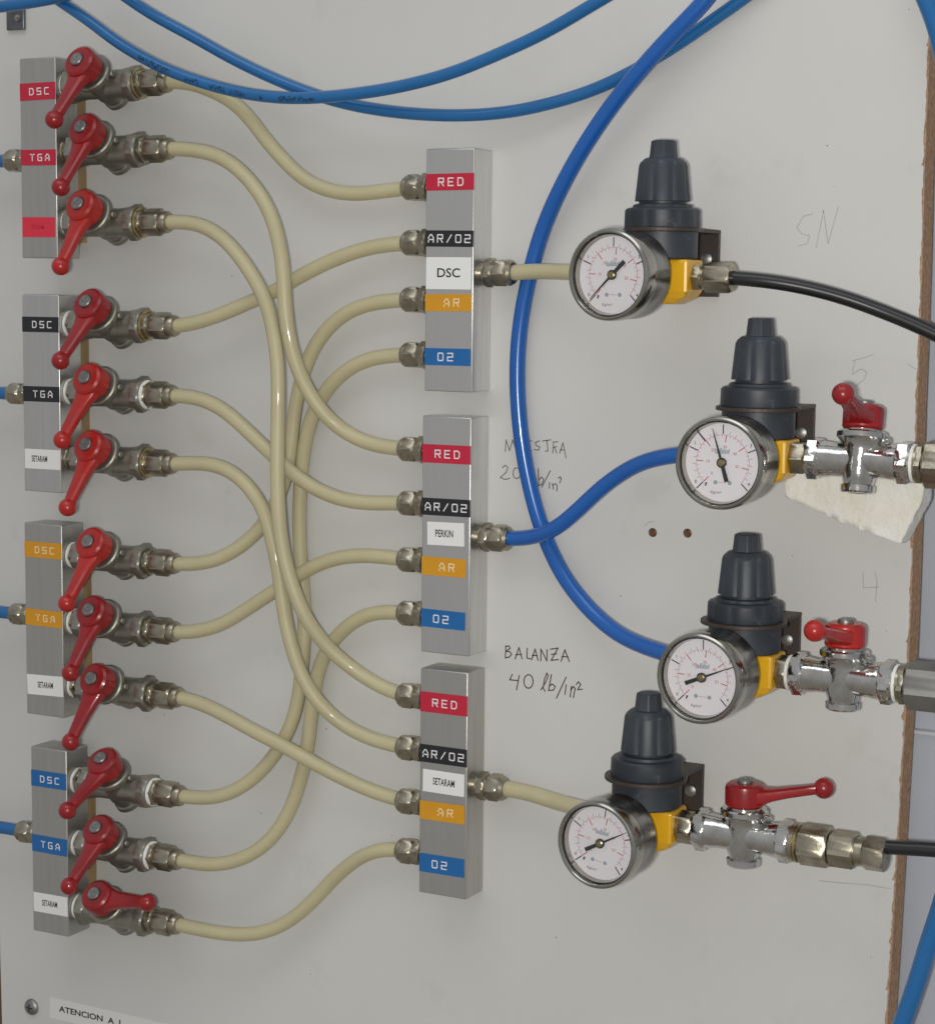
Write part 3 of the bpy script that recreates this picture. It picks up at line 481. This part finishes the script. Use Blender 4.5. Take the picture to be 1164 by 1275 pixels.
hose('blue_tube', 'thin blue nylon tube without print passing behind the printed one', BLUEB, 3.1, M_blue2)
hose('blue_tube', 'thin blue tube crossing above the steel clip', BLUEC, 3.3, M_blue2)
hose('blue_hose', 'blue hose hanging past the raw board edge', BLUER, 4.4, M_blue2)
hose('black_hose', 'black hose leaving the regulator without a lever valve', [(REG[0][0]+34, 36, REG[0][2])] + [p for p in BLACK1 if p[0] > REG[0][0]+40], 3.3, M_black)
hose('black_hose', 'black hose leaving the row of brass couplings', [(BLACK4[0][0]-9, 36, BLACK4[0][2])] + BLACK4[1:], 3.3, M_black)
# worn print on the tube: unreadable dark dashes lying on its surface
random.seed(11); pr_ = MB(); L_ = len(pA); camv = Vector(CAM_POS)
acc = 0.0; groups = [(92, 114), (124, 133), (140, 150), (153, 162), (171, 173), (182, 203)]
for a, b in zip(pA[:-1], pA[1:]):
    l = (b-a).length; n = max(1, int(l/0.35))
    for q in range(n):
        s_ = acc + l*q/n
        if any(g0 < s_ < g1 for g0, g1 in groups) and random.random() < 0.8:
            p = a.lerp(b, q/n); t = (b-a).normalized(); c = Vector((0.42, -1, -0.25)); c = (c - t*c.dot(t)).normalized(); w = t.cross(c)
            ang = random.uniform(-0.34, 0.34); h_ = random.uniform(0.10, 0.26)
            def on(an): d = c*math.cos(an) + w*math.sin(an); return p + d*3.14
            p0, p1 = on(ang-h_), on(ang+h_); dt = t*0.28
            pr_.add([p0-dt, p0+dt, p1+dt, p1-dt], [(0, 1, 2, 3)])
    acc += l
pr_.build('print', M_print, oA, None, org=pA[0])

# ------------------------------------------------------------------ pressure regulators with gauges
def ring_mod(n, d): return lambda t, k: 1 - d*(0.5+0.5*math.cos(n*t))**6
def wall_quad(mb): return mb
def gauge(parent, rot, needle_deg, extra=False, yaw=0.0, loc=(0, -50, 0)):
    # built with its face towards -y, origin at the centre of the face
    R = 20.6
    g = MB().lathe([(3.5, 42), (3.5, 25), (12, 25), (R-1.6, 24), (R-0.7, 22.5), (R-0.7, 7.5), (R-1.2, 7.0)], (0, 0, 0), (0, 1, 0), 56).build('gauge', M_can, parent)
    g.location = Vector(loc)*S; g.rotation_euler = (0, rot, yaw)
    MB().lathe([(R-0.2, 9.5), (R, 8.7), (R, 1.8), (R-0.35, 0.7), (R-1.1, 0.1), (R-1.8, 0.1), (R-2.3, 0.6), (R-2.7, 1.8), (R-3.1, 5.0), (R-3.2, 6.0), (R-0.9, 6.1), (R-0.8, 9.0)], (0, 0, 0), (0, 1, 0), 64, caps=False).build('bezel', M_bezel, g)
    Rd = R-3.22; yd = 5.6
    d = MB().lathe([(Rd, 0), (Rd, 0.4)], (0, yd, 0), (0, 1, 0), 64).build('dial', M_dial, g, None)
    def pol(r, deg): a = math.radians(deg); return (Rd*r*math.sin(a), Rd*r*math.cos(a))
    def line(mb, r0, r1, deg, w): mb.ribbon([pol(r0, deg), pol(r1, deg)], w, yd-0.02, 0.05)
    bk, rd, bl = MB(), MB(), MB()
    for q in range(5): line(bk, 0.74, 0.96, -135+67.5*q, 0.52)
    for q in range(1, 20): 
        if q % 5: line(bk, 0.725, 0.80, -135+13.5*q, 0.13)
    for q in range(28): line(rd, 0.655, 0.71, -135+9.48*q, 0.16)
    for q in range(6): line(rd, 0.53, 0.69, -135+47.4*q, 0.42)
    arc = [pol(0.71, -135+5*q) for q in range(55)]; rd.ribbon(arc, 0.13, yd-0.02, 0.04)
    for q in range(6): m_ = move(text_mb(str(q*10), 2.0, 1), *[0]*3); px, pz = pol(0.40, -135+47.4*q); rd.add([(x+px, yd-0.06, z+pz) for x, y, z in m_.v], m_.f)
    for q in range(5):
        if q == 2: continue
        m_ = text_mb(str(q), 2.2, 1, bold=0.02); px, pz = pol(0.88, -135+67.5*q + (9 if q in (0, 1) else -9)); bk.add([(x+px, yd-0.06, z+pz) for x, y, z in m_.v], m_.f)
    bk.lathe([(0.5, 0), (0.5, 0.05)], (-0.43*Rd, yd-0.02, -0.545*Rd), (0, -1, 0), 10); bk.lathe([(0.42, 0), (0.42, 0.052)], (-0.445*Rd, yd-0.02, -0.59*Rd), (0, -1, 0), 10)
    m_ = text_mb('Kg/cm²', 1.75, 1.05); bk.add([(x-0.16*Rd, yd-0.06, z-0.765*Rd) for x, y, z in m_.v], m_.f)
    for sx_ in (-0.18, 0.20): bl.lathe([(0.95, 0), (0.75, 0.25), (0.3, 0.3)], (sx_*Rd, yd-0.01, -0.51*Rd), (0, -1, 0), 14)
    random.seed(7)
    for q in range(16):                                   # worn maker's print above the hub: unreadable flecks
        px = -0.2*Rd+q*0.42; bl.ribbon([(px, 0.22*Rd+random.uniform(0, .5)), (px+random.uniform(.1, .5), 0.34*Rd+random.uniform(-.6, .5))], 0.28, yd-0.02, 0.05)
    for q in range(5): rd.ribbon([(-0.09*Rd+q*0.75, -0.51*Rd), (-0.07*Rd+q*0.75, -0.51*Rd)], 0.22, yd-0.02, 0.05)
    if extra: line(bk, 0.72, 1.0, -42, 0.7)
    bk.build('black_scale', M_ink, d, None); rd.build('red_scale', M_redink, d, None); bl.build('small_print', M_blueink, d, None)
    nd = MB(); a = math.radians(needle_deg); ux, uz = math.sin(a), math.cos(a); px, pz = uz, -ux
    def q4(r0, r1, w0, w1, y): return [(ux*r0+px*w0, y, uz*r0+pz*w0), (ux*r0-px*w0, y, uz*r0-pz*w0), (ux*r1-px*w1, y, uz*r1-pz*w1), (ux*r1+px*w1, y, uz*r1+pz*w1)]
    for r0, r1, w0, w1 in ((0, 0.9*Rd, 0.62, 0.10), (-0.5*Rd, 0, 1.0, 0.8)):
        vs = q4(r0, r1, w0, w1, 4.2) + q4(r0, r1, w0, w1, 4.5); nd.add(vs, [(0, 1, 2, 3), (4, 7, 6, 5), (0, 4, 5, 1), (1, 5, 6, 2), (2, 6, 7, 3), (3, 7, 4, 0)])
    nd.lathe([(2.25, 0), (2.25, 0.9)], (0, 4.8, 0), (0, -1, 0), 24)
    n_ = nd.build('needle', M_needle, g, None)
    MB().lathe([(1.85, 0), (1.85, 0.5), (1.4, 0.8)], (0, 3.9, 0), (0, -1, 0), 24).build('needle_hub', M_gold, n_)
    MB().lathe([(R-2.65, 0), (R-2.65, 0.6)], (0, 1.9, 0), (0, 1, 0), 48).build('glass', M_glass, g, 30)
    return g
def regulator(k, label, plate_r, lobes, rot, needle, extra=False, yaw=0.0, gz=0.0, gx=0.0):
    x, h, z = REG[k]; t = thing('pressure_regulator', label, 'regulator', (x, -h, z), group='pressure regulators with gauges')
    # yellow body with chamfered underside
    hw, hd = 17.0, 10.0
    b = MB(); secs = [(-12.5, 9, 7), (-9.5, hw-2.0, hd-1.0), (-6.5, hw, hd), (8.2, hw, hd)]
    vs = []; fs = []
    for (zz, a, d) in secs: vs += [(-a, -d, zz), (a, -d, zz), (a, d, zz), (-a, d, zz)]
    for q in range(3):
        for i in range(4): j = (i+1) % 4; fs.append((q*4+i, q*4+j, q*4+4+j, q*4+4+i))
    fs += [(0, 3, 2, 1), (12, 13, 14, 15)]
    b.add(vs, fs).build('body', M_yellow, t, None, bevel=1.2)
    MB().lathe([(7.2, 0), (7.2, 10.5), (6.2, 11)], (0, -9, 0), (0, -1, 0), 28).build('gauge_boss', M_yellow, t)
    MB().lathe([(16.0, 8.2), (16.8, 9), (16.8, 20.8)], (0, 0, 0), (0, 0, 1), 40).build('bonnet', M_slate, t)
    # bracket: round-nosed shelf and a leg on the board
    sh = []; n = 24
    for i in range(n+1): a = math.pi + math.pi*i/n; sh.append((plate_r*math.cos(a), plate_r*math.sin(a)))
    sh += [(15.5, 14), (15.5, h-0.3), (-15.5, h-0.3), (-15.5, 14)]
    m_ = len(sh); br = MB().add([(a, c, 20.9) for a, c in sh] + [(a, c, 22.7) for a, c in sh], [tuple(range(m_)), tuple(range(2*m_-1, m_-1, -1))] + [(i, (i+1) % m_, (i+1) % m_+m_, i+m_) for i in range(m_)])
    br.box(-15.4, 15.4, h-2.2, h-0.25, -9, 20.88)
    brk = br.build('bracket', M_rust, t, None, bevel=0.3)
    MB().lathe([(3.0, 0), (2.8, 1.4), (1.6, 2.0)], (9.5, h-2.2, 9), (0, -1, 0), 18).build('bracket_screw', M_steel, brk)
    ring = MB().lathe([(17.4, 22.8), (17.6, 23.4), (17.4, 30.6), (16.5, 31.6), (14.0, 32.0), (13.6, 33.2), (12.4, 33.6)], (0, 0, 0), (0, 0, 1), 72, mod=ring_mod(8, 0.045) if lobes else None)
    ring.build('clamp_ring', M_slate, t)
    fl = lambda tt, kk: 1 - (0.06*(0.5+0.5*math.cos(8*tt))**5 if 2 <= kk <= 4 else 0)
    kn = MB().lathe([(11.0, 33.3), (11.0, 34.9), (12.9, 35.0), (12.8, 36), (11.3, 51.2), (10.6, 52.8), (8.6, 54.6), (6.8, 55.0)], (0, 0, 0), (0, 0, 1), 72, mod=fl).build('knob', M_slate, t, 25)
    MB().lathe([(7.0, 54.5), (6.6, 55.5), (5.9, 62.4), (5.3, 63.0)], (0, 0, 0), (0, 0, 1), 8, rot=0.39).build('knob_tip', M_slate, kn, 20, bevel=0.4)
    # inlet fitting on the hose side
    f_ = MB().hexa(7.4, hw-0.2, hw+4.5, (0, 0, 0), (-1, 0, 0), 0.7).build('inlet_fitting', M_brass, t); MB().hexa(7.2, hw+5, hw+12, (0, 0, 0), (-1, 0, 0), 0.9, 0.3).build('union_nut', M_brass, f_)
    gauge(t, rot, needle, extra, yaw, (gx, -50, gz))
    return t
D_ = math.radians
r1_ = regulator(0, 'regulator with yellow body whose outlet is a plain black hose', 17.9, True, 0.0, -134, yaw=D_(-5.7), gz=0.6, gx=-5.2)
r2_ = regulator(1, 'regulator with yellow body whose gauge needle points nearly straight up', 19.6, False, 0.0, -17, True, gz=0)
r3_ = regulator(2, 'regulator with yellow body joined to the long looping blue hose', 20.6, True, 0.0, 67, gz=2.6, yaw=D_(-3.9), gx=-3.4)
r4_ = regulator(3, 'regulator with yellow body fed by the sagging yellowed outlet hose', 20.4, False, D_(8), 54, gz=-0.5, yaw=D_(-4.6), gx=-4.1)
# outlet of the first regulator
o1 = MB().hexa(6.6, 16.3, 21, (0, 0, 0), X, 0.6).lathe([(5.4, 20.5), (5.4, 24)], (0, 0, 0), X, 20).build('outlet_fitting', M_brass, r1_)
MB().hexa(7.4, 22.5, 35.5, (0, 0, 0), X, 1.0, 0.25).build('union_nut', M_brass, o1)

# ------------------------------------------------------------------ chrome lever valves on the regulators
CG = 'chrome lever valves beside the regulators'
cv = []
for (rk, xv, phi, th, lab, red) in ((1, RV[0], -10, -88, 'chrome ball valve above the foam wedge, its red lever tipped up', 0), (2, RV[1], -2, -94, 'chrome ball valve with red lever sticking straight out from the board', 1), (3, RV[2], 0, 12, 'chrome ball valve with red lever lying along the brass couplings', 0)):
    x, h, z = REG[rk]; v = valve(lab, (xv, -h, z), phi, th, M_chrome, RED[red], CG); cv.append(v); d = xv - x
    a = -d+16.3
    MB().hexa(7.9, a, -24.4, (0, 0, 0), X, 0.8, 0.2).lathe([(6.2, -25.2), (6.2, -22.8)], (0, 0, 0), X, 24).build('nipple', M_brass, v)
    if rk == 2: MB().lathe([(7.9, -25.9), (8.3, -25.5), (8.3, -24.8), (7.8, -24.3)], (0, 0, 0), X, 28).build('thread_tape', M_tape, v)
for k_, v in ((0, cv[0]), (1, cv[1])):
    c = MB().hexa(9.4, 26.2, 29.8, (0, 0, 0), X, 0.6, 0.2).lathe([(8.4, 23.5), (8.4, 27)], (0, 0, 0), X, 28).build('coupling', M_brass, v)
    MB().lathe([(8.5, 24.2), (8.8, 24.5), (8.8, 25.3), (8.5, 25.7)], (0, 0, 0), X, 28).build('thread_tape', M_tape, c)
    MB().hexa(11.4, 30.0, 76, (0, 0, 0), X, 1.0, 0.25).build('hex_sleeve', M_sleeve if k_ else M_brass, c)
c = MB().lathe([(8.6, 23.5), (9.0, 24.0), (9.0, 26.0), (8.4, 26.4)], (0, 0, 0), X, 32).build('coupling', M_brass, cv[2])
MB().lathe([(8.8, 26.2), (9.2, 26.6), (9.2, 27.4), (8.8, 27.7)], (0, 0, 0), X, 32).build('brass_ring', M_gold, c)
MB().hexa(9.8, 27.7, 42.0, (0, 0, 0), X, 1.0, 0.28).build('hex_sleeve', M_brass, c)
MB().hexa(8.7, 42.2, 54.4, (0, 0, 0), X, 0.8, 0.1).build('hex_reducer', M_brass, c)
MB().hexa(8.0, 58.2, 68.4, (0, 0, 0), X, 0.9, 0.5).lathe([(6.6, 54.4), (6.6, 58.4)], (0, 0, 0), X, 24).build('union_nut', M_brass, c)

# ------------------------------------------------------------------ small things on the board
random.seed(2)
fp = [(p[0], p[2]) for p in FOAM]; poly = []
for (xa, za), (xb, zb_) in zip(fp, fp[1:]+fp[:1]):
    n = max(1, int(math.hypot(xb-xa, zb_-za)/2.2))
    for q in range(n): poly.append((xa+(xb-xa)*q/n+random.uniform(-.35, .35), za+(zb_-za)*q/n+random.uniform(-.35, .35)))
def foam_mesh():
    import bmesh
    from mathutils import noise
    me = MB().prism([(x-fp[4][0], z-fp[4][1]) for x, z in poly], -19, -2).mesh('foam_wedge', M_foam, None)
    bm = bmesh.new(); bm.from_mesh(me); bmesh.ops.triangulate(bm, faces=bm.faces)
    for _ in range(3): bmesh.ops.subdivide_edges(bm, edges=[e for e in bm.edges if e.calc_length() > 0.0022], cuts=1, use_grid_fill=True); bmesh.ops.triangulate(bm, faces=[f for f in bm.faces if len(f.verts) > 4])
    bm.normal_update(); ds = []
    for v in bm.verts:
        p = v.co*1000; d = 1.1*noise.noise(p*0.09) + 0.55*noise.noise(p*0.31) + 0.30*noise.noise(p*0.9); ds.append(v.normal*d*0.001)
    for v, d in zip(bm.verts, ds):
        v.co += d
        if v.co.y > -0.0006: v.co.y = -0.0006
    bm.to_mesh(me); bm.free(); me.polygons.foreach_set('use_smooth', [True]*len(me.polygons)); return me
fo = link('foam_wedge', foam_mesh())
fo.location = Vector((fp[4][0], 0, fp[4][1]))*S
tag(fo, 'torn white foam wedge tucked behind a chrome valve', 'foam')
cx0, cx1 = CLIP[0][0], CLIP[1][0]; cz0, cz1 = CLIP[0][2], CLIP[1][2]
c0 = ((cx0+cx1)/2, 0, cz0)
cl = thing('steel_clip', 'small dark steel clip under a thin blue tube', 'clip', c0)
MB().box(cx0, cx1, -2.2, -0.05, cz0, cz1).box(cx0, cx1, -6.5, -2.3, cz1-2, cz1).build('plate', M_clip, cl, org=c0, bevel=0.5)
MB().lathe([(2.1, 0), (1.9, 0.9), (0.8, 1.3)], (cx1-4, -2.2, cz0+6.5), (0, -1, 0), 18).build('rivet', M_bezel, cl, org=c0)
sx0, _, sz0 = SCREW; s0 = (sx0, 0, sz0)
sc = thing('board_screw', 'domed steel screw beside the ATENCION sticker', 'screw', s0)
hd = MB().lathe([(4.9, 0.05), (4.9, 1.0), (4.3, 1.9), (3.2, 2.5), (1.6, 2.8), (0.01, 2.85)], s0, (0, -1, 0), 28).build('head', M_steel, sc, org=s0)
MB().box(sx0-2.2, sx0+2.2, -3.0, -2.4, sz0-0.35, sz0+0.35).box(sx0-0.35, sx0+0.35, -3.02, -2.4, sz0-2.2, sz0+2.2).build('cross_recess', M_needle, hd, None, org=s0)
kx, kz = STICK[0][0], STICK[0][2]
st0 = (kx+75, 0, kz-6)
stk = MB().box(kx, kx+150, -0.12, -0.02, kz-13, kz).build('sticker', M_sticker, None, None, org=st0); stk.location = Vector(st0)*S; stk.rotation_euler = (0, D_(0.6), 0)
tag(stk, 'pale sticker strip printed ATENCION on the board', 'sticker')
move(text_mb('ATENCION  A  L', 5.0, 1.28, 'LEFT', 0.12), STICK[2][0]-st0[0], -0.17, STICK[2][2]+1.4-st0[2]).build('lettering', M_ink, stk, None)
